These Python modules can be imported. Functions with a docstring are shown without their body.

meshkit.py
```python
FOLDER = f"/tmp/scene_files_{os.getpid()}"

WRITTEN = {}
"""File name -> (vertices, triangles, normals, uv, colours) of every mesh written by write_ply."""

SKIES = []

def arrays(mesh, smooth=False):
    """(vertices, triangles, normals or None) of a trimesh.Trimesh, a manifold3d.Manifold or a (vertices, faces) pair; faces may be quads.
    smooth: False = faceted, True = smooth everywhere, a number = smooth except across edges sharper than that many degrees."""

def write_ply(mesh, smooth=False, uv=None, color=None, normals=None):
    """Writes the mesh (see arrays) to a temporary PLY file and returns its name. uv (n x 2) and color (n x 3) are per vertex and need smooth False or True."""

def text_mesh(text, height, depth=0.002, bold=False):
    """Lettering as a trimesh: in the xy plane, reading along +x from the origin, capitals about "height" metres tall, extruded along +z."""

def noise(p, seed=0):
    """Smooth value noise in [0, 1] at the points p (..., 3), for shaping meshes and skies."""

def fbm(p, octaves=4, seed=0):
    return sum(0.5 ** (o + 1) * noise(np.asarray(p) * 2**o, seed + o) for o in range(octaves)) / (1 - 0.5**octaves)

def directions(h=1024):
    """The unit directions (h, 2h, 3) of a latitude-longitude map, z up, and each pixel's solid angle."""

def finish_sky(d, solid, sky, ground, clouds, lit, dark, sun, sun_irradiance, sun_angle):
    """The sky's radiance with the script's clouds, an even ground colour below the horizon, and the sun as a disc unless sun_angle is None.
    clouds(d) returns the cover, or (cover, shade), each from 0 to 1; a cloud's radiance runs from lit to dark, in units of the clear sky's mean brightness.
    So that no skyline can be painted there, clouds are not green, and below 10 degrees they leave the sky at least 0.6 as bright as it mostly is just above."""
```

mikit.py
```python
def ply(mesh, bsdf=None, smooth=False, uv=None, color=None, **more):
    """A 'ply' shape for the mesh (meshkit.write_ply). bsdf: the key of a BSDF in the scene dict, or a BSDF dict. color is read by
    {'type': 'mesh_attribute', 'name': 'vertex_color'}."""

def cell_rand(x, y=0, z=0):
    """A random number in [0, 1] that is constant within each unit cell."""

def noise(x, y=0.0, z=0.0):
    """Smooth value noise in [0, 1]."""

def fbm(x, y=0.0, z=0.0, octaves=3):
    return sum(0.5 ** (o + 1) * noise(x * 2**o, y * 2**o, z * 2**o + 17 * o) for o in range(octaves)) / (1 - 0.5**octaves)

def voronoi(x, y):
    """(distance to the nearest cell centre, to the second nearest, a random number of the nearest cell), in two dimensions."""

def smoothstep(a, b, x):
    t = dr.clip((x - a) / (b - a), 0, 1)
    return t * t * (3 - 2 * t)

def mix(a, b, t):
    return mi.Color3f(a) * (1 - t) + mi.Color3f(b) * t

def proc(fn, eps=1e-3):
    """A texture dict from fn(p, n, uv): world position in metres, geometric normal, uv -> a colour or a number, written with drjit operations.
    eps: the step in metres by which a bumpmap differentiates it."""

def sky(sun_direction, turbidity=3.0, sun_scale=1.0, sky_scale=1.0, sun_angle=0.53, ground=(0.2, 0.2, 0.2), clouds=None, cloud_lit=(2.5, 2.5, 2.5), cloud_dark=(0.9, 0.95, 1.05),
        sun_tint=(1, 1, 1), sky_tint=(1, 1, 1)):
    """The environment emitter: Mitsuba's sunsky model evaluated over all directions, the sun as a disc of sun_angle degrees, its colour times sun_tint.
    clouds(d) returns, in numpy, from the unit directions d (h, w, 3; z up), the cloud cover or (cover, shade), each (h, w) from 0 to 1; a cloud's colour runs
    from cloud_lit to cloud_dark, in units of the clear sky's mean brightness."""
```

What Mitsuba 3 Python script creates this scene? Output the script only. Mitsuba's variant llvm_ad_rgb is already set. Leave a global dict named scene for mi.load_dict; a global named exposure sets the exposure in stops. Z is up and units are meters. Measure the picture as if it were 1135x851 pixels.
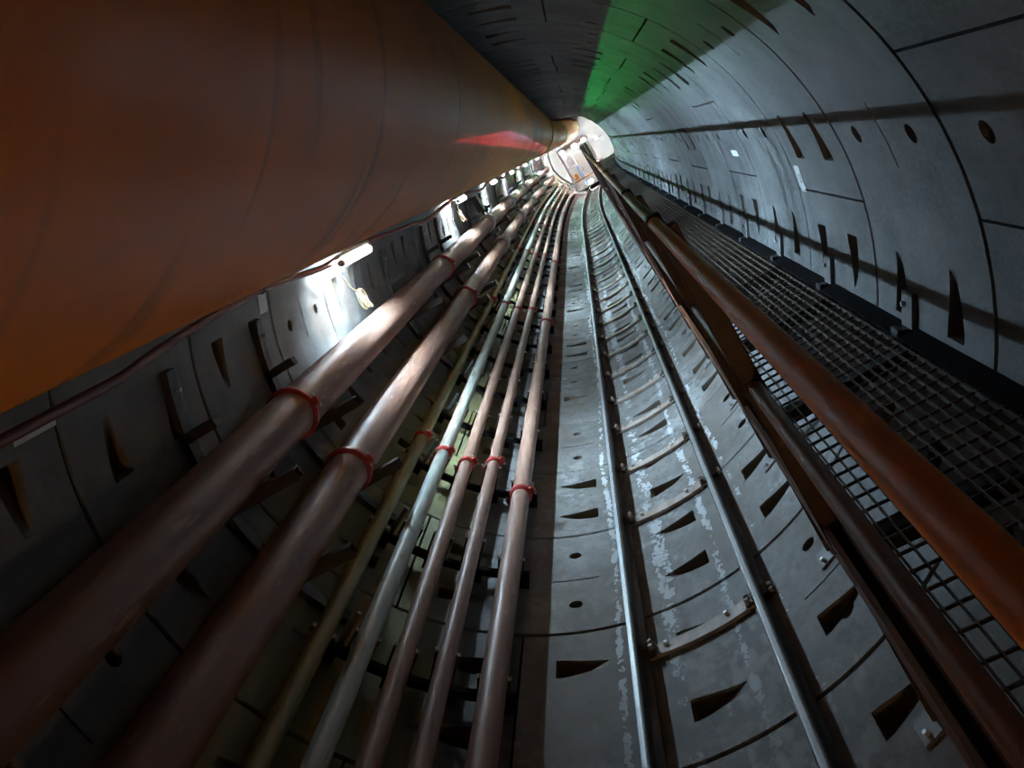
import math
import numpy as np
import trimesh
import manifold3d as m3
import drjit as dr
import mitsuba as mi
import mikit
import meshkit
from mikit import noise, fbm, voronoi, smoothstep, mix

T = mi.ScalarTransform4f
PI = math.pi
scene, labels = {}, {}

# ------------------------------------------------------------------ camera, exposure
# World: x to the right, y along the tunnel (away from the viewer), z up; the tunnel's axis is x = z = 0 (radius 2 m).
exposure = 0.0
FOCAL, VPX, VPY, ROLL = 960.7, 634.4, 155.6, math.radians(30.0)
CAM = np.array([0.779, 0.0, 0.772])
_a = np.array([VPX - 567.5, VPY - 425.5, FOCAL]); _a /= np.linalg.norm(_a)
_r = np.cross([0, 1, 0], _a); _r /= np.linalg.norm(_r)
_d = np.cross(_a, _r)
_ex = _r * math.cos(ROLL) - _d * math.sin(ROLL)
_ez = -(_r * math.sin(ROLL) + _d * math.cos(ROLL))
_fwd = np.array([_ex[2], _a[2], _ez[2]])
_up = -np.array([_ex[1], _a[1], _ez[1]])
scene['camera'] = {'type': 'perspective', 'fov': 2 * math.degrees(math.atan(567.5 / FOCAL)), 'fov_axis': 'x', 'near_clip': 0.02, 'far_clip': 200.0,
                   'to_world': T().look_at(origin=CAM.tolist(), target=(CAM + _fwd).tolist(), up=_up.tolist())}
LAMP = (115.0, 154.0, 185.0)        # radiance of the tube lights on the left wall
BEAM = (18.6, 26.4, 32.9)           # intensity of each of their lamps, which throw most light square to the tube
FLOOD = (70.0, 78.0, 84.0)        # floodlights of the gantry at the far end
RR = 2.0                            # inner radius of the lining
W = 1.412                           # width of one lining ring
J0 = 3.512                          # where ring 0 begins

# ------------------------------------------------------------------ materials
def rgb(*c): return {'type': 'rgb', 'value': list(c)}
def mat(name, color, rough=0.5, metal=0.0, spec=0.5, **more):
    scene[name] = {'type': 'principled', 'base_color': color if isinstance(color, dict) else rgb(*color), 'roughness': rough, 'metallic': metal, 'specular': spec, **more}

def f_concrete(p, n, uv):
    bx_ = dr.maximum(0.0, p.y - 29.0)
    x = p.x - bx_ * bx_ / 540.0
    th = dr.atan2(x, -p.z)
    a = fbm(x * 1.3, p.y * 1.3, p.z * 1.3, 4)
    b = fbm(th * 9.0 + 3, p.y * 2.6, 0.5, 3)
    c = fbm(x * 45, p.y * 45, p.z * 45, 2)
    streak = fbm(p.y * 7.0, th * 0.8, 2.0, 3)
    ring = mikit.cell_rand(dr.floor((p.y - J0) / W), dr.floor(th * 0.9))  # random tone per ring, strengthened to imitate the rings' shading
    v = 0.128 + 0.125 * (a - 0.5) + 0.085 * (b - 0.5) + 0.045 * (c - 0.5) + 0.05 * (ring - 0.5) + 0.045 * (streak - 0.5)
    col = mi.Color3f(v * 0.92, v * 1.0, v * 1.04)
    # stained invert: browner, with mud and pale scuffs
    low = smoothstep(-1.35, -1.75, p.z)
    grit = fbm(x * 24, p.y * 16, 1.0, 3)
    mud = smoothstep(0.46, 0.66, 0.7 * fbm(x * 2.2 + 7, p.y * 1.1, 0.0, 4) + 0.3 * grit) * low
    scuff = smoothstep(0.56, 0.70, 0.6 * fbm(x * 3.1 + 2, p.y * 1.9, 4.0, 3) + 0.4 * grit) * low
    col = mix(col, mi.Color3f(v * 1.02, v * 0.98, v * 0.92), 0.75 * low)
    col = mix(col, mi.Color3f(0.27, 0.28, 0.28), 0.5 * scuff)
    col = mix(col, mi.Color3f(0.085, 0.07, 0.056), 0.7 * mud)
    col = col * (1 + low * 0.5 * (grit - 0.5))
    # yellower patches under the pipes on the left
    yellow_mask = smoothstep(-0.72, -0.90, th) * smoothstep(-1.5, -1.25, th) * smoothstep(0.3, 0.6, fbm(x * 1.7, p.y * 0.9 + 4, p.z * 1.7, 3) + 0.12)
    col = mix(col, mi.Color3f(0.22, 0.20, 0.06), 0.75 * yellow_mask)
    # rust and grease inside the bolt pockets
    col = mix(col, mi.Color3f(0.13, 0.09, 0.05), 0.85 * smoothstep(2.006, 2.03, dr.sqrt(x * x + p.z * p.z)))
    # white grout spilled in broken lines along the rails
    q = (noise(p.y * 0.9, 3.0) - 0.5) * 0.07
    blob = 0.40 * noise(x * 19, p.y * 10, 5.0) + 0.34 * noise(x * 42, p.y * 30, 2.0) + 0.26 * noise(x * 95, p.y * 80, 8.0)
    def line(x0, wd, thr, seed):
        e = dr.exp(-dr.square((x - x0 - q) / wd))
        run = 0.75 + 0.5 * noise(p.y * 0.75, seed)
        return smoothstep(thr, thr + 0.05, e * blob * run)
    sp = dr.maximum(dr.maximum(line(-0.10, 0.085, 0.42, 1.0), line(0.285, 0.05, 0.44, 2.0)), dr.maximum(line(0.585, 0.045, 0.46, 3.0), line(-0.43, 0.04, 0.45, 4.0)))
    sp = sp * smoothstep(-1.7, -1.8, p.z) * smoothstep(2.9, 4.3, p.y)
    return mix(col, mi.Color3f(0.44, 0.47, 0.49), 0.8 * sp)

def f_duct(p, n, uv):
    a = fbm(p.x * 2 + 5, p.y * 0.9, p.z * 2, 4)
    b = fbm(p.x * 9, p.y * 5, p.z * 3.0, 3)
    d = smoothstep(0.45, 0.75, 0.6 * a + 0.4 * b)
    col = mix(mi.Color3f(0.95, 0.36, 0.035), mi.Color3f(0.85, 0.34, 0.05), smoothstep(0.3, 0.7, a))
    col = mix(col, mi.Color3f(0.60, 0.25, 0.06), 0.4 * d)
    streak = smoothstep(0.60, 0.72, fbm(p.y * 14, p.z * 1.3, p.x * 1.3, 3))
    return mix(col, mi.Color3f(0.40, 0.18, 0.06), 0.5 * streak)

def rusty(c0, c1, c2, s=1.0):
    def f(p, n, uv):
        a = fbm(p.x * 9 * s, p.y * 1.7 * s, p.z * 9 * s, 4)
        b = fbm(p.x * 30 * s, p.y * 8 * s + 3, p.z * 30 * s, 2)
        col = mix(mi.Color3f(*c0), mi.Color3f(*c1), smoothstep(0.36, 0.62, a))
        return mix(col, mi.Color3f(*c2), 0.8 * smoothstep(0.60, 0.74, 0.55 * a + 0.45 * b))
    return mikit.proc(f)

def bump(inner, fn, scale):
    return {'type': 'bumpmap', 'arbitrary': mikit.proc(fn), 'scale': scale, 'bsdf': inner}

scene['concrete'] = {'type': 'principled', 'base_color': mikit.proc(f_concrete), 'roughness': 0.62, 'specular': 0.35}
scene['duct_fabric'] = {'type': 'twosided', 'b': {'type': 'principled', 'base_color': mikit.proc(f_duct), 'roughness': 0.40, 'specular': 0.4}}
mat('red_oxide', rusty((0.20, 0.105, 0.072), (0.16, 0.09, 0.066), (0.26, 0.18, 0.14)), 0.45, 0.0, 0.35)
mat('brown_pipe', rusty((0.23, 0.135, 0.10), (0.28, 0.165, 0.12), (0.16, 0.10, 0.08), 1.4), 0.42)
mat('pink_pipe', rusty((0.28, 0.165, 0.125), (0.33, 0.19, 0.14), (0.40, 0.32, 0.28), 1.3), 0.42)
mat('pale_pipe', rusty((0.42, 0.48, 0.44), (0.36, 0.42, 0.39), (0.27, 0.21, 0.15), 1.2), 0.4)
mat('olive_pipe', rusty((0.20, 0.18, 0.05), (0.24, 0.22, 0.10), (0.15, 0.14, 0.07), 1.2), 0.45)
mat('rust', rusty((0.17, 0.065, 0.03), (0.12, 0.05, 0.028), (0.23, 0.10, 0.05), 1.5), 0.45)
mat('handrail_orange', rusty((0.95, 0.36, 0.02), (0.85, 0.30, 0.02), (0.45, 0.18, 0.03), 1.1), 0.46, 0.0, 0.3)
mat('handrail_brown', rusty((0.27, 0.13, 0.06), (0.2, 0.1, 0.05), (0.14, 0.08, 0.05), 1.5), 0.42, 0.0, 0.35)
mat('shaded_rust', rusty((0.034, 0.015, 0.010), (0.026, 0.013, 0.010), (0.06, 0.028, 0.016), 1.5), 0.5, 0.0, 0.3)  # rust darkened to paint shade into the posts and farther middle rails
mat('red_paint', (0.36, 0.035, 0.03), 0.4)
mat('black_steel', (0.022, 0.022, 0.025), 0.45)
mat('shade_black', (0.008, 0.008, 0.009), 0.9, 0.0, 0.03)  # near-black that paints shade onto the wall angle; also dulls the bearers
mat('grating_steel', (0.085, 0.066, 0.05), 0.55)
mat('dark_rust', rusty((0.035, 0.024, 0.019), (0.025, 0.019, 0.017), (0.07, 0.042, 0.03), 2.0), 0.55)
mat('rail_head', (0.33, 0.36, 0.38), 0.46, 0.8)
mat('tie_steel', rusty((0.22, 0.17, 0.13), (0.28, 0.24, 0.21), (0.15, 0.08, 0.05), 1.4), 0.5)
mat('galvanised', (0.55, 0.56, 0.56), 0.4, 0.6)
mat('plate_steel', (0.12, 0.12, 0.125), 0.5, 0.0)
mat('hose_red', (0.13, 0.022, 0.02), 0.45)
mat('cable_yellow', (0.62, 0.52, 0.22), 0.5)
mat('cable_black', (0.03, 0.03, 0.03), 0.5)
mat('white_paint', (0.78, 0.79, 0.80), 0.4)
mat('white_plastic', (0.75, 0.76, 0.76), 0.4)
mat('grey_paint', (0.32, 0.33, 0.36), 0.45)
mat('blue_paint', (0.16, 0.28, 0.55), 0.45)
mat('orange_paint', (0.85, 0.28, 0.05), 0.45)
mat('sticker', (0.62, 0.66, 0.68), 0.5)
mat('ink', (0.12, 0.13, 0.15), 0.6)

# ------------------------------------------------------------------ helpers
def bend(y):
    """The tunnel curves gently to the right beyond 29 m."""
    return np.maximum(0.0, np.asarray(y, float) - 29.0) ** 2 / 540.0
def bent(m):
    v = np.array(m.vertices); v[:, 0] += bend(v[:, 1])
    return trimesh.Trimesh(v, m.faces, process=False)
def place(y, dx=0.0, dz=0.0):
    s = max(0.0, y - 29.0) / 270.0
    return T().translate([float(bend(y)) + dx, y, dz]).rotate([0, 0, 1], -math.degrees(math.atan(s)))
def numbered(k):
    if k not in scene and k not in labels: return k
    i = 1
    while f'{k}_{i:03d}' in scene or f'{k}_{i:03d}' in labels: i += 1
    return f'{k}_{i:03d}'
_next = {}
def newkey(k):
    """k, k_001, k_002 ... the next that is free (counted, so that long rows stay quick)."""
    i = _next.get(k, 0); _next[k] = i + 1
    return k if i == 0 else f'{k}_{i:03d}'
def thing(name, label, cat, group=None, kind=None):
    k = newkey(name)
    labels[k] = {'label': label, 'category': cat}
    if group: labels[k]['group'] = group
    if kind: labels[k]['kind'] = kind
    return k
def part(parent, name, shape, label=None, to_world=None):
    k = newkey(parent + '__' + name)
    scene[k] = dict(shape) if to_world is None else {**shape, 'to_world': to_world}
    if label: labels[k] = {'label': label}
    return k
def single(name, shape, label, cat, group=None, to_world=None):
    k = thing(name, label, cat, group)
    scene[k] = dict(shape) if to_world is None else {**shape, 'to_world': to_world}
    return k
def struct(name, label):
    labels[name] = {'label': label, 'kind': 'structure', 'category': name.split('_')[0]}
def M(mesh, b, smooth=False): return mikit.ply(mesh, b, smooth)
def to_tri(man):
    q = man.to_mesh()
    return trimesh.Trimesh(np.array(q.vert_properties[:, :3]), np.array(q.tri_verts), process=False)
cat = trimesh.util.concatenate
def bx(x0, x1, y0, y1, z0, z1, ch=0.003):
    """A box with chamfered edges."""
    lo, hi = np.minimum([x0, y0, z0], [x1, y1, z1]), np.maximum([x0, y0, z0], [x1, y1, z1])
    ch = min(ch, 0.3 * float((hi - lo).min()))
    if ch <= 0: return trimesh.creation.box(bounds=[lo, hi])
    pts = []
    for k in range(3):
        i = np.full(3, ch); i[k] = 0
        for s in np.ndindex(2, 2, 2):
            pts.append(np.where(np.array(s) == 0, lo + i, hi - i))
    return to_tri(m3.Manifold.hull_points(np.array(pts)))
def cyl(p0, p1, r, n=12):
    return trimesh.creation.cylinder(radius=r, segment=[p0, p1], sections=n)
def tube(path, r, n=10, cap=True):
    """A tube along a polyline."""
    p = np.asarray(path, float)
    t = np.gradient(p, axis=0); t /= np.linalg.norm(t, axis=1, keepdims=True)
    up = np.array([0, 0, 1.0]) if abs(t[:, 2]).mean() < 0.8 else np.array([1.0, 0, 0])
    a = np.cross(t, up); a /= np.linalg.norm(a, axis=1, keepdims=True)
    b = np.cross(a, t)
    ang = np.arange(n) * 2 * PI / n
    rr = np.broadcast_to(r, (len(p),))
    v = p[:, None] + rr[:, None, None] * (np.cos(ang)[None, :, None] * a[:, None] + np.sin(ang)[None, :, None] * b[:, None])
    i, j = np.meshgrid(np.arange(len(p) - 1), np.arange(n), indexing='ij')
    q = np.stack([i * n + j, i * n + (j + 1) % n, (i + 1) * n + (j + 1) % n, (i + 1) * n + j], -1).reshape(-1, 4)
    f = np.vstack([q[:, [0, 1, 2]], q[:, [0, 2, 3]]])
    v = v.reshape(-1, 3)
    if cap:
        k = len(v); v = np.vstack([v, p[:1], p[-1:]]); jj = np.arange(n); e = (len(p) - 1) * n
        f = np.vstack([f, np.stack([jj * 0 + k, (jj + 1) % n, jj], 1), np.stack([jj * 0 + k + 1, e + jj, e + (jj + 1) % n], 1)])
    m = trimesh.Trimesh(v, f, process=False)
    if m.volume < 0: m.invert()
    return m
def yrange(y0, y1, step=1.0):
    n = max(2, int(round((y1 - y0) / step)) + 1)
    return np.linspace(y0, y1, n)
def extrude_y(poly, y0, y1, step=1.4):
    """A closed (x, z) profile swept along the tunnel, following its bend."""
    ys = yrange(y0, y1, step); c = np.asarray(poly, float); n = len(c)
    if np.sum(c[:, 0] * np.roll(c[:, 1], -1) - c[:, 1] * np.roll(c[:, 0], -1)) < 0: c = c[::-1]
    v = np.concatenate([np.stack([c[:, 0] + bend(y), np.full(n, y), c[:, 1]], 1) for y in ys])
    i, j = np.meshgrid(np.arange(len(ys) - 1), np.arange(n), indexing='ij')
    q = np.stack([i * n + j, i * n + (j + 1) % n, (i + 1) * n + (j + 1) % n, (i + 1) * n + j], -1).reshape(-1, 4)
    caps = trimesh.creation.triangulate_polygon(__import__('shapely').Polygon(c), engine='earcut')
    cv, cf = np.asarray(caps[0]), np.asarray(caps[1])
    vs, fs, k = [v], [q[:, [0, 1, 2]], q[:, [0, 2, 3]]], len(v)
    for y, flip in ((ys[0], False), (ys[-1], True)):
        vs.append(np.stack([cv[:, 0] + bend(y), np.full(len(cv), y), cv[:, 1]], 1))
        fs.append((cf[:, ::-1] if flip else cf) + k); k += len(cv)
    m = trimesh.Trimesh(np.vstack(vs), np.vstack(fs), process=False)
    m.merge_vertices()
    if m.volume < 0: m.invert()
    return m
def frame(th_deg, y=0.0, r=RR):
    """4x4: local x along the wall (growing angle), y along the tunnel, z inward, at the angle from straight down."""
    t = math.radians(th_deg); s, c = math.sin(t), math.cos(t)
    m = np.eye(4)
    m[:3, 0] = [c, 0, s]; m[:3, 1] = [0, 1, 0]; m[:3, 2] = [-s, 0, c]; m[:3, 3] = [r * s, y, -r * c]
    return m
def arc_bar(th0, th1, y0, y1, r0, r1, step=2.5):
    """A flat bar bent round the inside of the lining, between two angles (degrees), radii and positions."""
    n = max(2, int(abs(th1 - th0) / step) + 1)
    ts = np.radians(np.linspace(th0, th1, n))
    sec = [(r0, y0), (r0, y1), (r1, y1), (r1, y0)]
    v = np.array([[r * math.sin(t), y, -r * math.cos(t)] for t in ts for r, y in sec])
    f = []
    for i in range(n - 1):
        for j in range(4):
            a, b, c, d = i * 4 + j, i * 4 + (j + 1) % 4, (i + 1) * 4 + (j + 1) % 4, (i + 1) * 4 + j
            f += [[a, b, c], [a, c, d]]
    e = (n - 1) * 4
    f += [[0, 2, 1], [0, 3, 2], [e, e + 1, e + 2], [e, e + 2, e + 3]]
    m = trimesh.Trimesh(v, f, process=False)
    if m.volume < 0: m.invert()
    return m
def moved(m, mat4):
    m = m.copy(); m.apply_transform(mat4); return m
def ORD(i):
    return ['nearest', 'second nearest', 'third nearest', 'fourth nearest', 'fifth nearest', 'sixth nearest', 'seventh nearest', 'eighth nearest', 'ninth nearest', 'tenth nearest',
            'eleventh nearest', 'twelfth nearest', 'thirteenth nearest', 'fourteenth nearest', 'fifteenth nearest', 'sixteenth nearest', 'seventeenth nearest', 'eighteenth nearest',
            'nineteenth nearest', 'twentieth nearest'][i] if i < 20 else (['twenty', 'thirty', 'forty'][(i + 1) // 10 - 2] + '-' + ['', 'first', 'second', 'third', 'fourth', 'fifth', 'sixth', 'seventh', 'eighth', 'ninth'][(i + 1) % 10] if (i + 1) % 10 else ['twentieth', 'thirtieth', 'fortieth'][(i + 1) // 10 - 2]) + ' nearest'

# ------------------------------------------------------------------ the lining: rings of concrete segments
struct('wall_left', 'curved left wall of grey precast concrete segments behind the big pipes')
struct('wall_right', 'curved right wall of grey precast concrete segments above the walkway')
struct('ceiling', 'dark concrete segments of the tunnel crown above the duct')
struct('floor', 'concrete segments of the tunnel invert carrying the rails')
def block(t0, t1):
    g, ch = 0.007, 0.010
    e = math.degrees(g / RR)
    n = max(4, int((t1 - t0) / 2.0))
    ts = np.radians(np.linspace(t0 + e, t1 - e, n + 1))
    sec = [(RR + ch, g), (RR, g + ch), (RR, W - g - ch), (RR + ch, W - g), (RR + 0.22, W - g), (RR + 0.22, g)]
    k = len(sec)
    v = np.array([[r * math.sin(t), y, -r * math.cos(t)] for t in ts for r, y in sec])
    f = []
    for i in range(n):
        for j in range(k):
            a, b, c, d = i * k + j, i * k + (j + 1) % k, (i + 1) * k + (j + 1) % k, (i + 1) * k + j
            f += [[a, b, c], [a, c, d]]
    E = n * k
    for j in range(1, k - 1): f += [[0, j + 1, j], [E, E + j, E + j + 1]]
    m = trimesh.Trimesh(v, f, process=False)
    if m.volume < 0: m.invert()
    return m3.Manifold(m3.Mesh(np.ascontiguousarray(m.vertices, np.float32), np.ascontiguousarray(m.faces, np.uint32)))
def pocket(th, y, s):
    """A wedge-shaped bolt pocket: deep and wide at one end, running out towards the segment's middle (sign s)."""
    pts = []
    for x, hw, z in ((-0.15, 0.088, -0.10), (-0.10, 0.085, -0.10), (0.17, 0.03, 0.004)):
        for yy in (-hw, hw): pts += [[s * x, yy, z], [s * x, yy * 1.05, 0.05]]
    v = trimesh.transform_points(np.array(pts), frame(th, y))
    return m3.Manifold.hull_points(v)
def bolt_hole(th, y, r=0.047):
    m = cyl([0, 0, -0.09], [0, 0, 0.05], r, 20); m = moved(m, frame(th, y))
    return m3.Manifold(m3.Mesh(np.ascontiguousarray(m.vertices, np.float32), np.ascontiguousarray(m.faces, np.uint32)))
def groove(th, y):
    m = moved(trimesh.creation.box(bounds=[[-0.17, -0.007, -0.012], [0.17, 0.007, 0.05]]), frame(th, y))
    return m3.Manifold(m3.Mesh(np.ascontiguousarray(m.vertices, np.float32), np.ascontiguousarray(m.faces, np.uint32)))
JOINTS = {0: [58.1, 125.9, 193.7, 261.5, 329.3, 350.3, 418.1],
          1: [-54.9, 12.9, 80.7, 148.5, 216.3, 237.3, 305.1],
          2: [-144.4, -76.6, -8.8, 59.0, 126.8, 147.8, 215.6],
          3: [81.5, 102.5, 170.3, 238.1, 305.9, 373.7, 441.5]}
TYPES = {}
for kind, js in JOINTS.items():
    TYPES[kind] = []
    for a, b in zip(js[:-1], js[1:]):
        mid = (a + b) / 2
        man = block(a, b)
        cut = []
        if b - a > 30:
            for o in (-23, 23):
                for yy in (0.27, 0.73): cut.append(pocket(mid + o, yy * W, -1 if o > 0 else 1))
            cut += [bolt_hole(mid, 0.25 * W), bolt_hole(mid, 0.76 * W), groove(mid, 0.49 * W)]
            if kind == 0 and abs(mid - 384.2) < 1: cut.append(pocket(24.0, 0.29 * W, 1))
        else:
            cut += [pocket(mid, 0.73 * W, 1)] if kind == 0 else [bolt_hole(mid, 0.76 * W)]
        man = man - m3.Manifold.batch_boolean(cut, m3.OpType.Add) if len(cut) > 1 else man - cut[0]
        w = (mid + 180) % 360 - 180
        side = 'floor' if abs(w) < 42 else 'ceiling' if abs(w) > 132 else 'wall_right' if w > 0 else 'wall_left'
        TYPES[kind].append((side, M(to_tri(man), 'concrete', 28)))
for n in range(-8, 36):
    y = J0 + n * W
    for side, shape in TYPES[n % 4]:
        part(side, 'segment', shape, to_world=place(y))

# ------------------------------------------------------------------ the ventilation duct under the crown
DZ, DR = 1.412, 0.565
ys = np.arange(-7.0, 52.01, 0.125); na = 96
an = np.arange(na) * 2 * PI / na
Y, A = np.meshgrid(ys, an, indexing='ij')
P = np.stack([np.cos(A) * 1.3, Y * 0.55, np.sin(A) * 1.3], -1)
disp = 0.003 * (meshkit.fbm(P + 11, 3, 2) - 0.5)
P2 = np.stack([np.cos(A) * 2.2, Y * 3.2 + 1.2 * np.sin(A), np.sin(A) * 2.2], -1)
disp += 0.0035 * (meshkit.fbm(P2, 3, 9) - 0.5)
fold = meshkit.fbm(np.stack([np.cos(A) * 1.5, Y * 1.7 + 0.9 * np.cos(A + 1), np.sin(A) * 1.5 + 20], -1), 2, 5)
disp -= 0.0012 * np.exp(-((fold - 0.5) / 0.012) ** 2)
disp += 0.004 * np.exp(-(((Y + 1.7) % 5.0 - 2.5) / 0.05) ** 2)
R_ = DR + disp - 0.012
V = np.stack([np.cos(A) * R_ + bend(Y), Y, DZ + np.sin(A) * R_], -1).reshape(-1, 3)
i, j = np.meshgrid(np.arange(len(ys) - 1), np.arange(na), indexing='ij')
Q = np.stack([i * na + j, i * na + (j + 1) % na, (i + 1) * na + (j + 1) % na, (i + 1) * na + j], -1).reshape(-1, 4)
dm = trimesh.Trimesh(V, np.vstack([Q[:, [0, 2, 1]], Q[:, [0, 3, 2]]]), process=False)
d = thing('ventilation_duct', 'huge orange fabric ventilation duct hanging under the tunnel crown', 'duct')
part(d, 'fabric_sleeve', M(dm, 'duct_fabric', True))
def ring_mesh(r0, r1, w, n=48, ch=0.006):
    prof = [(r0, -w / 2), (r1 - ch, -w / 2), (r1, -w / 2 + ch), (r1, w / 2 - ch), (r1 - ch, w / 2), (r0, w / 2)]
    k = len(prof); t = np.arange(n) * 2 * PI / n
    v = np.array([[r * math.cos(a), y, r * math.sin(a)] for a in t for r, y in prof])
    f = []
    for i in range(n):
        for j in range(k):
            a, b, c, e = i * k + j, i * k + (j + 1) % k, ((i + 1) % n) * k + (j + 1) % k, ((i + 1) % n) * k + j
            f += [[a, b, c], [a, c, e]]
    m = trimesh.Trimesh(v, f, process=False)
    if m.volume < 0: m.invert()
    return m
mat('duct_band', (0.50, 0.32, 0.06), 0.45)
band = M(ring_mesh(DR - 0.03, DR + 0.008, 0.10, 72), 'duct_band', 30)
for y in (20.3, 40.3): part(d, 'joint_band', band, 'yellow band round the duct', place(y, 0, DZ))

# ------------------------------------------------------------------ pipes
def coupling(r, w, t, lug=True):
    m = [ring_mesh(r - 0.004, r + t, w, 36, 0.35 * t)]
    m.append(ring_mesh(r - 0.004, r + t * 0.55, w * 1.5, 36, 0.3 * t))
    if lug:
        for s in (-1, 1):
            m.append(bx(s * (r + t * 0.6), s * (r + t + 0.035), -w * 0.45, w * 0.45, -0.028, 0.028, 0.005))
    return cat(m)
def coupling_bolt(r, t, s): return cyl([s * (r + t + 0.018), 0, -0.05], [s * (r + t + 0.018), 0, 0.05], 0.009, 8)
L5 = 5 * W
def on_ray(deg, rad):
    """Where the sight line at this angle (from straight down) from the viewpoint meets the circle of this radius about the tunnel's axis."""
    s, c = math.sin(math.radians(deg)), -math.cos(math.radians(deg))
    b = CAM[0] * s + CAM[2] * c
    t = -b + math.sqrt(b * b - (CAM[0] ** 2 + CAM[2] ** 2 - rad * rad))
    return CAM[0] + t * s, CAM[2] + t * c
def pipe_run(name, label, x, z, r, y_joint, b, cw, ct, y0=-7.0, y1=47.5, n=28, lug=True):
    k = thing(name, label, 'pipe')
    cuts = [y0] + [y for y in np.arange(y_joint - 2 * L5, y1, L5) if y0 + 0.5 < y < y1 - 0.5] + [y1]
    for a, c in zip(cuts[:-1], cuts[1:]):
        yy = yrange(a + 0.002, c - 0.002, 0.9)
        part(k, 'pipe_length', M(tube(np.stack([x + bend(yy), yy, np.full(len(yy), z)], 1), r, n), b, 40))
    cs = M(coupling(r, cw, ct, lug), 'red_paint', 30)
    bolts = [M(coupling_bolt(r, ct, sg), 'galvanised', 30) for sg in (-1, 1)]
    wc = M(cat([moved(coupling(r, 0.06, ct, True), trimesh.transformations.translation_matrix([0, o, 0])) for o in (-0.16, 0.16)] + [bx(r, r + 0.03, -0.16, 0.16, -0.03, 0.03), bx(-0.03, 0.03, -0.16, 0.16, r, r + 0.03)]), 'white_paint', 30)
    for y in cuts[1:-1]:
        if r > 0.1 and y > 18: part(k, 'coupling', wc, 'pale galvanised clamp', place(y, x, z))
        else:
            ck = part(k, 'coupling', cs, 'red clamp coupling', place(y, x, z))
            if y < 18:
                for q in bolts: part(ck, 'bolt', q, 'bright bolt', place(y, x, z))
    return k
P1 = (-1.757, 0.200, 0.163); P2 = (-1.723, -0.368, 0.150)
P8 = (-1.02, -1.483, 0.077)
x4, z4 = on_ray(-57.9, 1.865); x5, z5 = on_ray(-53.3, 1.75); x6, z6 = on_ray(-48.8, 1.735); x7, z7 = on_ray(-44.2, 1.69)
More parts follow.
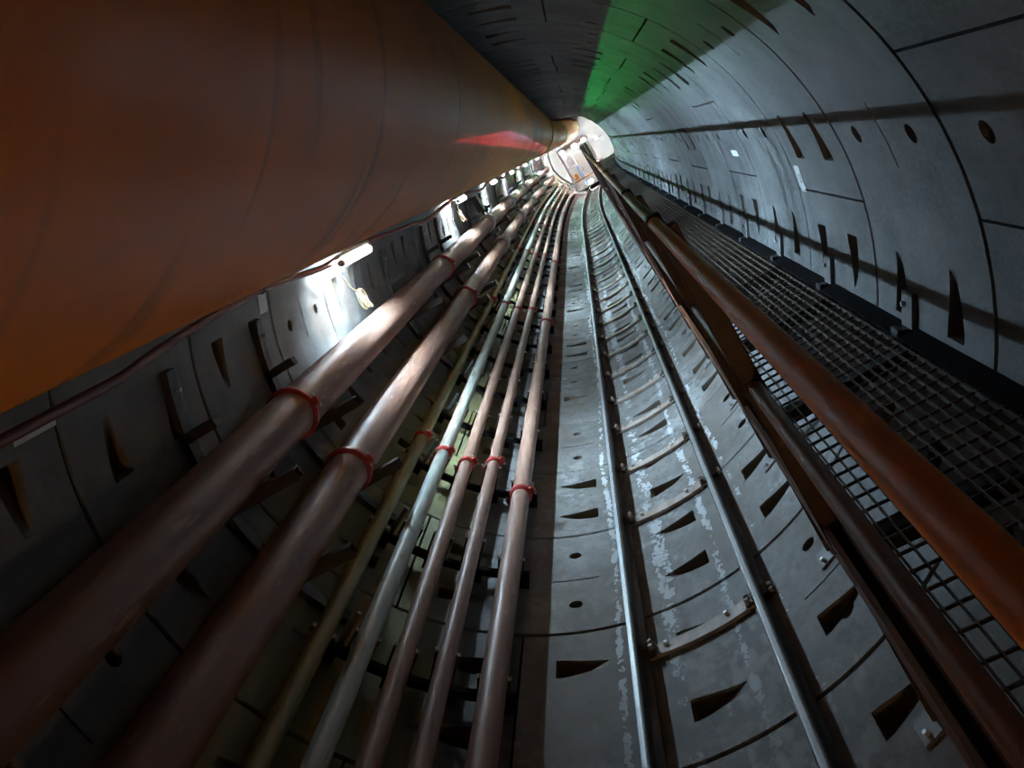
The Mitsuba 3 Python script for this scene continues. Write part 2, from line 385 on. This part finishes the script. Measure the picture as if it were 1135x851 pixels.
pipe_run('large_pipe', 'large rust brown steel pipe high on the left wall just below the lights', *P1, 5.53, 'red_oxide', 0.055, 0.026)
pipe_run('large_pipe', 'large rust brown steel pipe below the upper one on the left wall', *P2, 5.70, 'red_oxide', 0.055, 0.026)
pipe_run('slim_pipe', 'dull olive yellow pipe low behind the pale green pipe', x4, z4, 0.056, 7.38, 'olive_pipe', 0.05, 0.018)
pipe_run('slim_pipe', 'pale greenish grey pipe, leftmost of the four slim pipes on the invert', x5, z5, 0.058, 7.02, 'pale_pipe', 0.05, 0.018)
pipe_run('slim_pipe', 'reddish brown slim pipe directly right of the pale green pipe', x6, z6, 0.056, 6.97, 'brown_pipe', 0.05, 0.018)
pipe_run('slim_pipe', 'reddish brown slim pipe between its twin and the thicker pink brown pipe', x7, z7, 0.052, 7.05, 'brown_pipe', 0.05, 0.018)
pipe_run('medium_pipe', 'pinkish brown pipe nearest the rails, thickest of those on the invert', *P8, 6.72, 'pink_pipe', 0.055, 0.02)

# wall brackets carrying the two large pipes
wb_bar = cat([arc_bar(-116, -62, -0.05, 0.05, 1.955, 1.998)])
def arm(x0, x1, z): return cat([bx(x0, x1, -0.04, 0.04, z - 0.012, z), bx(x0, x1, -0.04, -0.03, z - 0.075, z), bx(x0, x1, 0.03, 0.04, z - 0.075, z)])
wb_shape = M(wb_bar, 'black_steel', 30)
arm_shapes = [M(bx(-1.90, -1.70, -0.04, 0.04, 0.455, 0.515), 'black_steel'), M(arm(-1.965, -1.47, P1[1] - P1[2] - 0.001), 'black_steel'), M(arm(-1.885, -1.46, P2[1] - P2[2] - 0.001), 'black_steel')]
capm = [M(bx(-1.468, -1.458, -0.045, 0.045, P1[1] - P1[2] - 0.08, P1[1] - P1[2] + 0.01), 'white_plastic'), M(bx(-1.458, -1.448, -0.045, 0.045, P2[1] - P2[2] - 0.08, P2[1] - P2[2] + 0.01), 'white_plastic')]
boltm = M(moved(cyl([0, 0.02, 0.0], [0, 0.02, 0.03], 0.013, 8), frame(-112.5, 0, 1.96)), 'galvanised', 30)
for q, n in enumerate([0, 1, 4, 6, 7, 10, 12, 15, 18, 21, 24, 27]):
    y = J0 + (n + 0.73) * W
    vis = q
    k = thing('wall_bracket', f'black steel bracket under the large pipes on the left wall, {ORD(vis)} to the viewer', 'bracket',
              'wall brackets of the large pipes')
    part(k, 'upright', wb_shape, to_world=place(y))
    ak = [part(k, 'arm', s, to_world=place(y)) for s in arm_shapes]
    if n >= 6:
        for a_, s in zip(ak[1:], capm): part(a_, 'end_cap', s, 'white cap on the end of the arm', place(y))
    part(k + '__upright', 'bolt', boltm, to_world=place(y))

# floor brackets under the slim pipes
fb = cat([arc_bar(-64, -30.5, -0.025, 0.025, 1.888, 1.900), arc_bar(-64, -30.5, -0.025, -0.017, 1.900, 1.935), arc_bar(-64, -30.5, 0.017, 0.025, 1.900, 1.935)] +
         [arc_bar(t - 1.0, t + 1.0, -0.025, 0.025, 1.93, 2.0) for t in (-62.5, -52, -41.5, -31.5)])
fb_shape = M(fb, 'shade_black', 30)
saddles, studs, nuts = [], [], []
for (x, z, r) in ((x4, z4, .056), (x5, z5, .058), (x6, z6, .056), (x7, z7, .052), P8):
    th = math.degrees(math.atan2(x, -z)); rc = math.hypot(x, z)
    saddles.append(M(moved(bx(-0.02, 0.02, -0.02, 0.02, RR - 1.892, RR - rc - r + 0.004), frame(th)), 'black_steel'))
    for sg in (-1, 1):
        studs.append(M(moved(cyl([sg * (r + .009), 0, RR - 1.89], [sg * (r + .009), 0, RR - rc + 0.03], 0.007, 8), frame(th)), 'dark_rust', 40))
        nuts.append(M(moved(cyl([sg * (r + .009), 0, RR - rc + 0.012], [sg * (r + .009), 0, RR - rc + 0.028], 0.012, 6), frame(th)), 'galvanised'))
thp = math.degrees(math.atan2((x4 + x5) / 2, -(z4 + z5) / 2))
post_shape = M(moved(bx(-0.014, 0.014, -0.02, 0.02, 0.10, 0.36), frame(thp)), 'black_steel')
for q in range(-2, 29):
    y = 5.55 + q * W
    vis = q + 2
    k = thing('floor_bracket', f'black steel cross bracket under the slim pipes, {ORD(vis)} to the viewer', 'bracket', 'floor brackets of the slim pipes')
    part(k, 'bearer', fb_shape, to_world=place(y))
    part(k, 'post', post_shape, to_world=place(y))
    for s in saddles: part(k, 'saddle', s, to_world=place(y))
    if q < 14:
        for s, u in zip(studs, nuts): part(part(k, 'stud', s, to_world=place(y)), 'nut', u, 'bright nut', place(y))

# ------------------------------------------------------------------ track
def rail_profile(cx, z0, h):
    hw, fw, tw = 0.024, 0.05, 0.006
    return [(cx - fw, z0), (cx + fw, z0), (cx + fw, z0 + .010), (cx + tw + .006, z0 + .024), (cx + tw, z0 + .035), (cx + tw, z0 + h - .042), (cx + hw, z0 + h - .030), (cx + hw, z0 + h - .006), (cx + hw - .008, z0 + h - .0005), (cx + .006, z0 + h - .0005), (cx + .006, z0 + h - .009),
            (cx - hw, z0 + h - .009), (cx - hw, z0 + h - .030), (cx - tw, z0 + h - .042), (cx - tw, z0 + .035), (cx - tw - .006, z0 + .024), (cx - fw, z0 + .010)]
RX = (-0.321, 0.444); RT = -1.812; RH = 0.135
for cx, lb in zip(RX, ('left rail of the narrow gauge track, steel with a bright worn head', 'right rail of the narrow gauge track, steel with a bright worn head beside the walkway')):
    k = thing('track_rail', lb, 'rail')
    z0 = RT - RH
    part(k, 'rail_body', M(extrude_y(rail_profile(cx, z0, RH), -6.5, 48.5), 'dark_rust', 25))
    part(k, 'rail_head', M(extrude_y([(cx - .024, RT - .009), (cx + .006, RT - .009), (cx + .006, RT), (cx - .016, RT), (cx - .022, RT - .002)], -6.5, 48.5), 'rail_head', 25), 'bright worn running surface')
def clip(cx, s):
    z0 = RT - RH
    zf = -math.sqrt(RR * RR - (abs(cx) + .08) ** 2) + 0.02
    return cat([bx(cx + s * .035, cx + s * .095, -0.05, 0.05, min(zf, z0) - 0.01, z0 + 0.024, 0.006), bx(cx + s * .010, cx + s * .05, -0.04, 0.04, z0 + 0.016, z0 + 0.05, 0.008)])
def clip_bolt(cx, s, o): return cyl([cx + s * .075, o, RT - RH + .02], [cx + s * .075, o, RT - RH + .054], 0.014, 6)
tie_bar = M(cat([arc_bar(-9.2, 12.8, -0.055, 0.055, 1.968, 1.992, 1.5)]), 'tie_steel', 20)
clips = [(M(clip(cx, s), 'dark_rust', 30), [M(clip_bolt(cx, s, o), 'tie_steel', 30) for o in (-.022, .028)]) for cx, s in ((RX[0], 1), (RX[1], -1), (RX[1], 1))]
nut = [M(moved(cyl([0, 0.02, 0], [0, 0.02, 0.022], 0.014, 6), frame(t, 0, 1.968)), 'galvanised') for t in (-4.9, 6.6)]
seat_plate = [M(cat([bx(cx - .085, cx + .085, -0.06, 0.06, RT - RH - 0.012, RT - RH), arc_bar(math.degrees(math.asin((cx - .07) / RR)), math.degrees(math.asin((cx + .07) / RR)), -0.05, 0.05, 1.955, 1.999)]), 'dark_rust') for cx in RX]
TY = [4.49, 6.30, 7.37, 8.5, 9.5, 10.62] + [11.7 + 1.06 * i for i in range(34)]
for q, y in enumerate(TY):
    vis = q
    k = thing('track_tie', f'flat steel tie bar across the track between the rails, {ORD(vis)} to the viewer', 'track tie', 'tie bars between the rails')
    part(k, 'tie_bar', tie_bar, to_world=place(y))
    for s in seat_plate: part(k, 'seat_plate', s, to_world=place(y))
    for s, bs in clips:
        ck = part(k, 'rail_clip', s, to_world=place(y))
        if q < 12:
            for u in bs: part(ck, 'bolt', u, to_world=place(y))
    if q < 16:
        for u in nut: part(k + '__tie_bar', 'nut', u, to_world=place(y))

# ------------------------------------------------------------------ walkway
WZ = -0.89
wk = thing('walkway', 'steel grating walkway along the right wall with a rusty edge beam', 'walkway')
def bar_y(x0, x1, z0, z1, b, name, label=None, y0=-6.5, y1=47.0):
    part(wk, name, M(extrude_y([(x0, z0), (x1, z0), (x1, z1), (x0, z1)], y0, y1), b), label)
part(wk, 'edge_beam', M(extrude_y([(.873, -1.07), (.93, -1.07), (.93, -1.062), (.881, -1.062), (.881, -.815), (.893, -.815), (.893, -.807), (.873, -.807)], -6.5, 47.0), 'rust'), 'rusty edge channel')
bar_y(.893, .94, -.905, -.895, 'black_steel', 'edge_plate')
bar_y(.930, .941, -.893, -.838, 'rust', 'inner_edge_bar', 'rusty inner edge bar')
part(wk, 'wall_angle', M(extrude_y([(1.695, -.912), (1.765, -.912), (1.765, -.95), (1.775, -.95), (1.79, -.883), (1.695, -.883)], -6.5, 47.0), 'shade_black'), 'angle along the wall with shade painted in black')
gx = np.arange(0.944, 1.69, 0.0485); gy = np.arange(0.03, W - 0.01, 0.1153)
gm = [trimesh.creation.box(bounds=[[x - .0025, 0.004, WZ - .030], [x + .0025, W - .004, WZ]]) for x in gx]
gm += [trimesh.creation.box(bounds=[[.93, y - .003, WZ - .014], [1.694, y + .003, WZ - .002]]) for y in gy]
g_shape = M(cat(gm), 'grating_steel')
xb = M(bx(.88, 1.77, -0.04, 0.04, -.995, -.9215), 'black_steel')
leg = cat([bx(.885, .945, -0.03, 0.03, -1.76, -.985, 0.004)])
foot_th = 26.3
foot = moved(bx(-0.075, 0.11, -0.07, 0.07, -0.002, 0.014), frame(foot_th))
foot_b = M(moved(cyl([-.035, -.03, .01], [-.035, -.03, .035], 0.012, 6), frame(foot_th)), 'galvanised')
leg_s, foot_s = M(leg, 'dark_rust'), M(foot, 'plate_steel')
wp = cat([moved(bx(-0.09, 0.095, -0.07, 0.07, 0.0, 0.028), frame(66.0))])
wp_s = M(wp, 'plate_steel'); wpb = M(moved(cyl([0.03, 0.03, 0.0], [0.03, 0.03, 0.045], 0.014, 8), frame(66.0)), 'galvanised')
kn = M(cat([moved(bx(-0.13, -0.085, -0.05, 0.05, 0.0, 0.09), frame(66.0))]), 'black_steel')
for n in range(-3, 31):
    y = J0 + n * W
    part(wk, 'grating', g_shape, to_world=place(y + 0.05))
    part(wk, 'cross_beam', xb, to_world=place(2.87 + n * W))
    part(wk, 'leg', leg_s, to_world=place(2.93 + n * W)); fk = part(wk, 'foot_plate', foot_s, to_world=place(2.93 + n * W)); part(fk, 'bolt', foot_b, 'bright bolt', place(2.93 + n * W))
    pk = part(wk, 'wall_plate', wp_s, 'grey bolted wall plate', place(4.41 + n * W)); part(pk, 'bolt', wpb, 'bright bolt', place(4.41 + n * W)); part(wk, 'bracket_shoe', kn, to_world=place(4.41 + n * W))

hr = thing('handrail', 'two bar pipe handrail along the walkway with an orange top rail', 'handrail')
HX, HZ, HM = 0.876, 0.415, -0.235
posts = []
for base in np.arange(2.87 - 4.236 * 2, 44, 4.236): posts += [base, base + W * 1.02]
def rail_piece(name, x, z, r, y0, y1, b, label):
    yy = yrange(y0, y1, 0.7)
    part(hr, name, M(tube(np.stack([x + bend(yy), yy, np.full(len(yy), z)], 1), r, 24), b, 40), label)
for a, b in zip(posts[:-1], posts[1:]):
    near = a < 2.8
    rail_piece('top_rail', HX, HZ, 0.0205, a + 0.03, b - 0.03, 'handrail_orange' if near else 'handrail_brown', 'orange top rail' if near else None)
    rail_piece('mid_rail', 0.905, HM, 0.026, a + 0.03, b - 0.03, 'handrail_brown' if near else 'shaded_rust', 'brown middle rail')  # darker copy past the first post paints the rail as shaded
pm = cat([bx(.868, .938, -0.028, 0.028, -.90, HZ - 0.03, 0.004), bx(.855, .905, -0.036, 0.036, HZ - .032, HZ + .026, 0.008), bx(.875, .937, -0.034, 0.034, HM - .032, HM + .032, 0.008), bx(.868, .945, -0.06, 0.06, -.905, -.893)])
post_s = M(pm, 'shaded_rust')
for y in posts: part(hr, 'post', post_s, to_world=place(y))

# ------------------------------------------------------------------ lights on the left wall
LX, LZ = -1.45, 0.915
lampE = {'type': 'area', 'radiance': rgb(*LAMP)}
diff_s = M(tube([[0, y, 0] for y in np.linspace(-0.5, 0.5, 9)], 0.042, 16), 'white_plastic', 40)
hous_s = M(cat([bx(-0.030, 0.030, -0.55, 0.55, 0.045, 0.080, 0.006)]), 'white_plastic')
capl_s = M(cat([ring_mesh(0.0, 0.032, 0.04, 20, 0.008)]), 'white_plastic', 30)
brk_s = M(cat([bx(-0.31, 0.02, -0.02, 0.02, 0.068, 0.079), bx(-0.335, -0.29, -0.05, 0.05, 0.03, 0.09)]), 'plate_steel')
for q, y in enumerate([7.95, 15.9, 22.7, 29.6, 36.4, 43.0]):
    k = thing('tube_light', f'white tube light on the left wall below the duct, {ORD(q)} to the viewer', 'light', 'tube lights along the left wall')
    part(k, 'tube', {**diff_s, 'emitter': lampE}, 'glowing white tube', place(y, LX, LZ))
    part(k, 'housing', hous_s, to_world=place(y, LX, LZ))
    for sy in (-0.3, 0.3):
        for aim, f in (((1.0, 0.0, -0.22), 1.0), ((0.22, 0.0, -1.0), 1.3), ((-1.0, 0.0, -0.45), 0.8)):
            bx0 = place(y + sy, LX + 0.04 * aim[0], LZ + 0.04 * aim[2])
            part(k, 'beam', {'type': 'spot', 'intensity': rgb(*[f * c for c in BEAM]), 'cutoff_angle': 64, 'beam_width': 4, 'to_world': bx0 @ T().look_at(origin=[0, 0, 0], target=list(aim), up=[0, 1, 0])})
    for s in (-1, 1):
        part(k, 'end_cap', capl_s, to_world=place(y + s * 0.525, LX, LZ))
        part(k, 'bracket', brk_s, to_world=place(y + s * 0.4, LX, LZ))

def spline(pts, n):
    from scipy.interpolate import CubicSpline, PchipInterpolator
    pts = np.asarray(pts, float)
    s = np.r_[0, np.cumsum(np.linalg.norm(np.diff(pts, axis=0), axis=1))]
    return PchipInterpolator(s, pts)(np.linspace(0, s[-1], n))
hose_pts = [(-1.45, -3.2, 1.03), (-1.45, 0.0, 0.97), (-1.45, 2.9, 0.925), (-1.45, 3.5, 0.925), (-1.46, 4.1, .965), (-1.46, 5.0, 1.0), (-1.47, 5.6, 1.01), (-1.48, 6.2, .995), (-1.50, 6.9, .965), (-1.52, 7.3, .96), (-1.53, 8.0, .985),
            (-1.53, 9.0, .99), (-1.50, 10.0, 0.955), (-1.48, 11.0, 0.93), (-1.46, 11.8, 0.895), (-1.46, 12.6, .905), (-1.47, 13.6, 0.94), (-1.5, 14.8, .975), (-1.52, 16.2, .985)]
for k in range(4):
    y0 = 16.2 + 6.8 * k
    hose_pts += [(-1.49, y0 + 1.7, .96), (-1.47, y0 + 3.4, .90), (-1.49, y0 + 5.1, .96), (-1.52, y0 + 6.8, .985)]
hp = spline(hose_pts, 420)
hz = thing('cable_hose', 'dark red hose slung in swags along the left wall under the duct', 'hose')
part(hz, 'hose', M(bent(tube(hp, 0.024, 10)), 'hose_red', 40))
clampm = M(cat([ring_mesh(0.02, 0.030, 0.03, 16, 0.002), bx(-0.20, -0.02, -0.012, 0.012, -0.006, 0.006)]), 'black_steel')
for q in (0.0, 5.6, 9.0, 16.2, 23.0, 29.8):
    z = float(np.interp(q, hp[:, 1], hp[:, 2])); x = float(np.interp(q, hp[:, 1], hp[:, 0]))
    part(hz, 'clip', clampm, to_world=place(q, x, z))
def coil(cx, cy, cz, r, turns=5):
    t = np.linspace(0, 2 * PI * turns, 30 * turns)
    return tube(np.stack([cx + 0.03 * np.sin(0.37 * t) + 0.01 * np.sin(t * 1.7), cy + r * 0.55 * np.cos(t), cz + r * np.sin(t) * (1 + 0.08 * np.sin(t * 0.31))], 1), 0.006, 5)
single('cable_coil', M(cat([coil(-1.72, 8.30, 0.53, 0.10), tube(spline([(-1.55, 7.45, .93), (-1.62, 7.8, .80), (-1.70, 8.1, .68), (-1.72, 8.3, .62)], 16), 0.006, 5)]), 'cable_yellow', 40), 'coil of yellow cable hanging on the wall below the nearest light', 'cable')
single('cable_coil', M(cat([coil(-1.70, 16.6, 0.66, 0.11), tube(spline([(-1.50, 15.6, .95), (-1.6, 16.1, .85), (-1.70, 16.6, .76)], 14), 0.007, 5)]), 'cable_yellow', 40), 'coil of yellow cable hanging below the second light', 'cable')

jb = thing('junction_box', 'black junction box with hanging cables on the left wall beyond the second light', 'box')
part(jb, 'body', M(bx(-1.80, -1.66, 19.6, 20.1, 0.48, 0.86, 0.01), 'cable_black'))
for i_ in range(4):
    part(jb, 'cable', M(tube(spline([(-1.70, 19.65 + .12 * i_, .50), (-1.62, 19.6 + .13 * i_, .44), (-1.66, 19.9 + .14 * i_, .40 + .02 * i_), (-1.70, 20.1 + .16 * i_, .55)], 18), 0.014, 6), 'cable_black', 40))

# ------------------------------------------------------------------ stickers on the lining
def sticker(th, y, w, h, lab, lines=3):
    k = thing('label_sticker', lab, 'sticker')
    part(k, 'sheet', M(moved(bx(-h / 2, h / 2, -w / 2, w / 2, -0.001, 0.0035, 0), frame(th, y)), 'sticker'))
    if lines:
        part(k, 'print', M(cat([moved(trimesh.creation.box(bounds=[[-h * .15, -w * .2, .0034], [h * .15, -w * .15, .0042]]), frame(th, y)), moved(trimesh.creation.box(bounds=[[-h * .15, w * .15, .0034], [h * .15, w * .2, .0042]]), frame(th, y)),
                                  moved(trimesh.creation.box(bounds=[[h * .13, -w * .2, .0034], [h * .16, w * .2, .0042]]), frame(th, y))]), 'ink'))
sticker(82.9, 6.20, 0.13, 0.19, 'small white sheet stuck on the right wall just above a segment joint')
sticker(-118.4, 6.20, 0.16, 0.15, 'pale square sticker on the left wall above the bracket nearest the light', 0)
sticker(-117.5, 3.36, 0.30, 0.05, 'narrow pale strip on the dark left wall at the picture edge', 0)
sticker(87.3, 8.35, 0.30, 0.06, 'faint pale strip on the right wall beyond the white sheet', 0)

# ------------------------------------------------------------------ the far end: gantry, floodlights, coloured lamps
YG = 48.6; BG = float(bend(YG))
g = thing('backup_gantry', 'white gantry of machinery closing the far end of the track', 'gantry')
part(g, 'deck', M(bx(BG - 1.05, BG + 0.8, YG, YG + 4, -1.80, -1.70), 'white_paint'))
for x in (-0.95, 0.72): part(g, 'column', M(bx(BG + x - .05, BG + x + .05, YG, YG + 0.1, -1.70, 0.72), 'white_paint'))
part(g, 'crossbeam', M(bx(BG - 1.0, BG + 0.8, YG, YG + 0.1, 0.62, 0.74), 'grey_paint'))
part(g, 'bulkhead', M(moved(cyl([0, 0, 0], [0, 0.1, 0], 1.985, 48), trimesh.transformations.translation_matrix([float(bend(YG + 4)), YG + 3.55, 0])), 'grey_paint'))
part(g, 'crash_bar', M(bx(BG - .95, BG + .72, YG - .02, YG + 0.03, -1.28, -1.22), 'orange_paint'))
c1 = thing('white_cabinet', 'tall white cabinet at the right of the bright far end', 'cabinet')
part(c1, 'body', M(bx(BG - .30, BG + .42, YG + .3, YG + .9, -1.70, 0.15), 'white_paint'))
part(c1, 'door', M(bx(BG - .27, BG + .39, YG + .28, YG + .302, -1.6, 0.1), 'white_paint')); part(c1, 'handle', M(bx(BG - .2, BG - .17, YG + .25, YG + .29, -.9, -.7), 'grey_paint'))
c2 = thing('white_cabinet', 'low white cabinet with an orange panel at the left of the bright far end', 'cabinet')
part(c2, 'body', M(bx(BG - .92, BG - .46, YG + .2, YG + .7, -1.70, -0.45), 'white_paint'))
part(c2, 'panel', M(bx(BG - .80, BG - .58, YG + .18, YG + .202, -1.15, -0.85), 'orange_paint'), 'orange panel')
part(c2, 'side_panel', M(bx(BG - .46, BG - .31, YG + .25, YG + .6, -1.70, -0.5), 'blue_paint'), 'blue strip beside the cabinet')
part(c2, 'top_box', M(bx(BG - .75, BG - .4, YG + .3, YG + .6, -0.45, 0.12), 'grey_paint'), 'grey box on top')
floodE = {'type': 'area', 'radiance': rgb(*FLOOD)}
for (x, z, lb) in ((-0.75, 0.52, 'bright floodlight under the left end of the gantry crossbeam'), (0.0, 0.50, 'bright floodlight under the middle of the gantry crossbeam'), (0.58, 0.50, 'bright floodlight under the right end of the gantry crossbeam'), (-0.15, -1.60, 'bright floodlight low on the gantry deck')):
    k = thing('floodlight', lb, 'light')
    part(k, 'housing', M(bx(BG + x - .15, BG + x + .15, YG - .03, YG + .06, z - .11, z + .11), 'grey_paint'))
    gm_ = trimesh.Trimesh([[BG + x - .13, YG - .034, z - .09], [BG + x + .13, YG - .034, z - .09], [BG + x + .13, YG - .034, z + .09], [BG + x - .13, YG - .034, z + .09]], [[0, 1, 2], [0, 2, 3]], process=False)
    part(k, 'lens', {**M(gm_, 'white_plastic'), 'emitter': floodE}, 'glowing lens')
workE = {'type': 'area', 'radiance': rgb(9000.0, 10000.0, 11000.0)}
wl = M(tube([[t, 0, 0] for t in np.linspace(-0.45, 0.45, 6)], 0.04, 14), 'white_plastic', 40)
wh = M(bx(-0.47, 0.47, -0.075, -0.045, -0.05, 0.09), 'grey_paint')
for x, y, z, lb in ((-0.45, YG + .16, 0.55, 'left white work light behind the gantry crossbeam'), (0.40, YG + .16, 0.55, 'right white work light behind the gantry crossbeam')):
    k = thing('work_light', lb, 'light')
    part(k, 'tube', {**wl, 'emitter': workE}, 'glowing tube', T().translate([BG + x, y, z]))
    part(k, 'housing', wh, to_world=T().translate([BG + x, y, z]))
def beacon(name, lb, x, y, z, r, L, catg='lamp'):
    k = thing(name, lb, catg)
    part(k, 'dome', {**M(moved(trimesh.creation.icosphere(2, r), trimesh.transformations.translation_matrix([x, y, z])), 'white_plastic', True), 'emitter': {'type': 'area', 'radiance': rgb(*L)}}, 'glowing dome')
    part(k, 'base', M(cyl([x, y + r * 0.8, z], [x, y + r * 1.8, z], r * 1.1, 16), 'black_steel', 30))
    part(k, 'bracket', M(bx(x - 0.3 if x < 0 else x, x if x < 0 else x + 0.3, y + r * 1.6, y + r * 1.9, z - .02, z + .02), 'black_steel'))
    return k
gl = beacon('signal_lamp', 'green signal lamp glowing on the left at the far end of the pipes', -1.41 + 0.15, 41.5, 0.30, 0.06, (40, 2600, 420))
beacon('signal_lamp', 'small red lamp at the far end of the walkway edge beam', 0.86 + float(bend(45.5)), 45.5, -0.78, 0.05, (1500, 40, 35))
scene[gl + '__beam'] = {'type': 'spot', 'intensity': rgb(5, 370, 60), 'cutoff_angle': 3.7, 'beam_width': 1.6, 'to_world': T().look_at(origin=[-1.26, 41.4, 0.30], target=[1.59, 11.4, 2.22], up=[0, 0, 1])}
beacon('signal_lamp', 'blue green lamp on the right wall at the far end of the walkway', 1.80, 44.0, 0.25, 0.05, (150, 420, 400))
rl = thing('signal_lamp', 'small red lamp under the gantry crossbeam shining along the duct', 'lamp')
RLX, RLZ = BG + 0.38, 0.565
part(rl, 'stalk', M(bx(RLX - .015, RLX + .015, YG + .02, YG + .05, RLZ, .62), 'black_steel'))
part(rl, 'housing', M(cyl([RLX, YG - .04, RLZ], [RLX, YG + .12, RLZ], 0.035, 16), 'black_steel', 30))
part(rl, 'lens', {**M(cyl([RLX, YG - .06, RLZ], [RLX, YG - .045, RLZ], 0.03, 16), 'white_plastic'), 'emitter': {'type': 'area', 'radiance': rgb(300, 8, 6)}}, 'glowing red lens')
part(rl, 'slit_plate', M(cat([bx(RLX - .05, RLX + .03, YG - .60, YG - .597, RLZ + .00565 + sg * .00055, RLZ + .00565 + sg * .035 + .001 * sg, 0) for sg in (-1, 1)]), 'black_steel'))  # slit added to narrow the red beam to a streak on the duct
part(rl, 'blade_arm', M(bx(RLX + .03, RLX + .04, YG - .60, YG - .02, RLZ - .03, RLZ + .03), 'black_steel'))
scene[rl + '__beam'] = {'type': 'spot', 'intensity': rgb(75000, 600, 1300), 'cutoff_angle': 0.64, 'beam_width': 0.45, 'to_world': T().look_at(origin=[RLX, YG - .08, RLZ], target=[0.15, 13.5, RLZ + .0109 * 35], up=[0, 0, 1])}
# unseen lamp added behind the viewer to give the near end warm light
wl_ = thing('added_lamp', 'added warm lamp on a stand between the rails, unseen behind the viewer', 'lamp')
part(wl_, 'bulb', {**M(moved(trimesh.creation.icosphere(3, 0.06), trimesh.transformations.translation_matrix([0.06, -5.2, -1.0])), 'white_plastic', True), 'emitter': {'type': 'area', 'radiance': rgb(1900, 1040, 470)}}, 'glowing bulb')
part(wl_, 'pole', M(cyl([0.06, -5.2, -1.93], [0.06, -5.2, -1.06], 0.015, 10), 'black_steel', 30))
part(wl_, 'foot', M(bx(-0.09, 0.21, -5.35, -5.05, -1.965, -1.93), 'black_steel'))
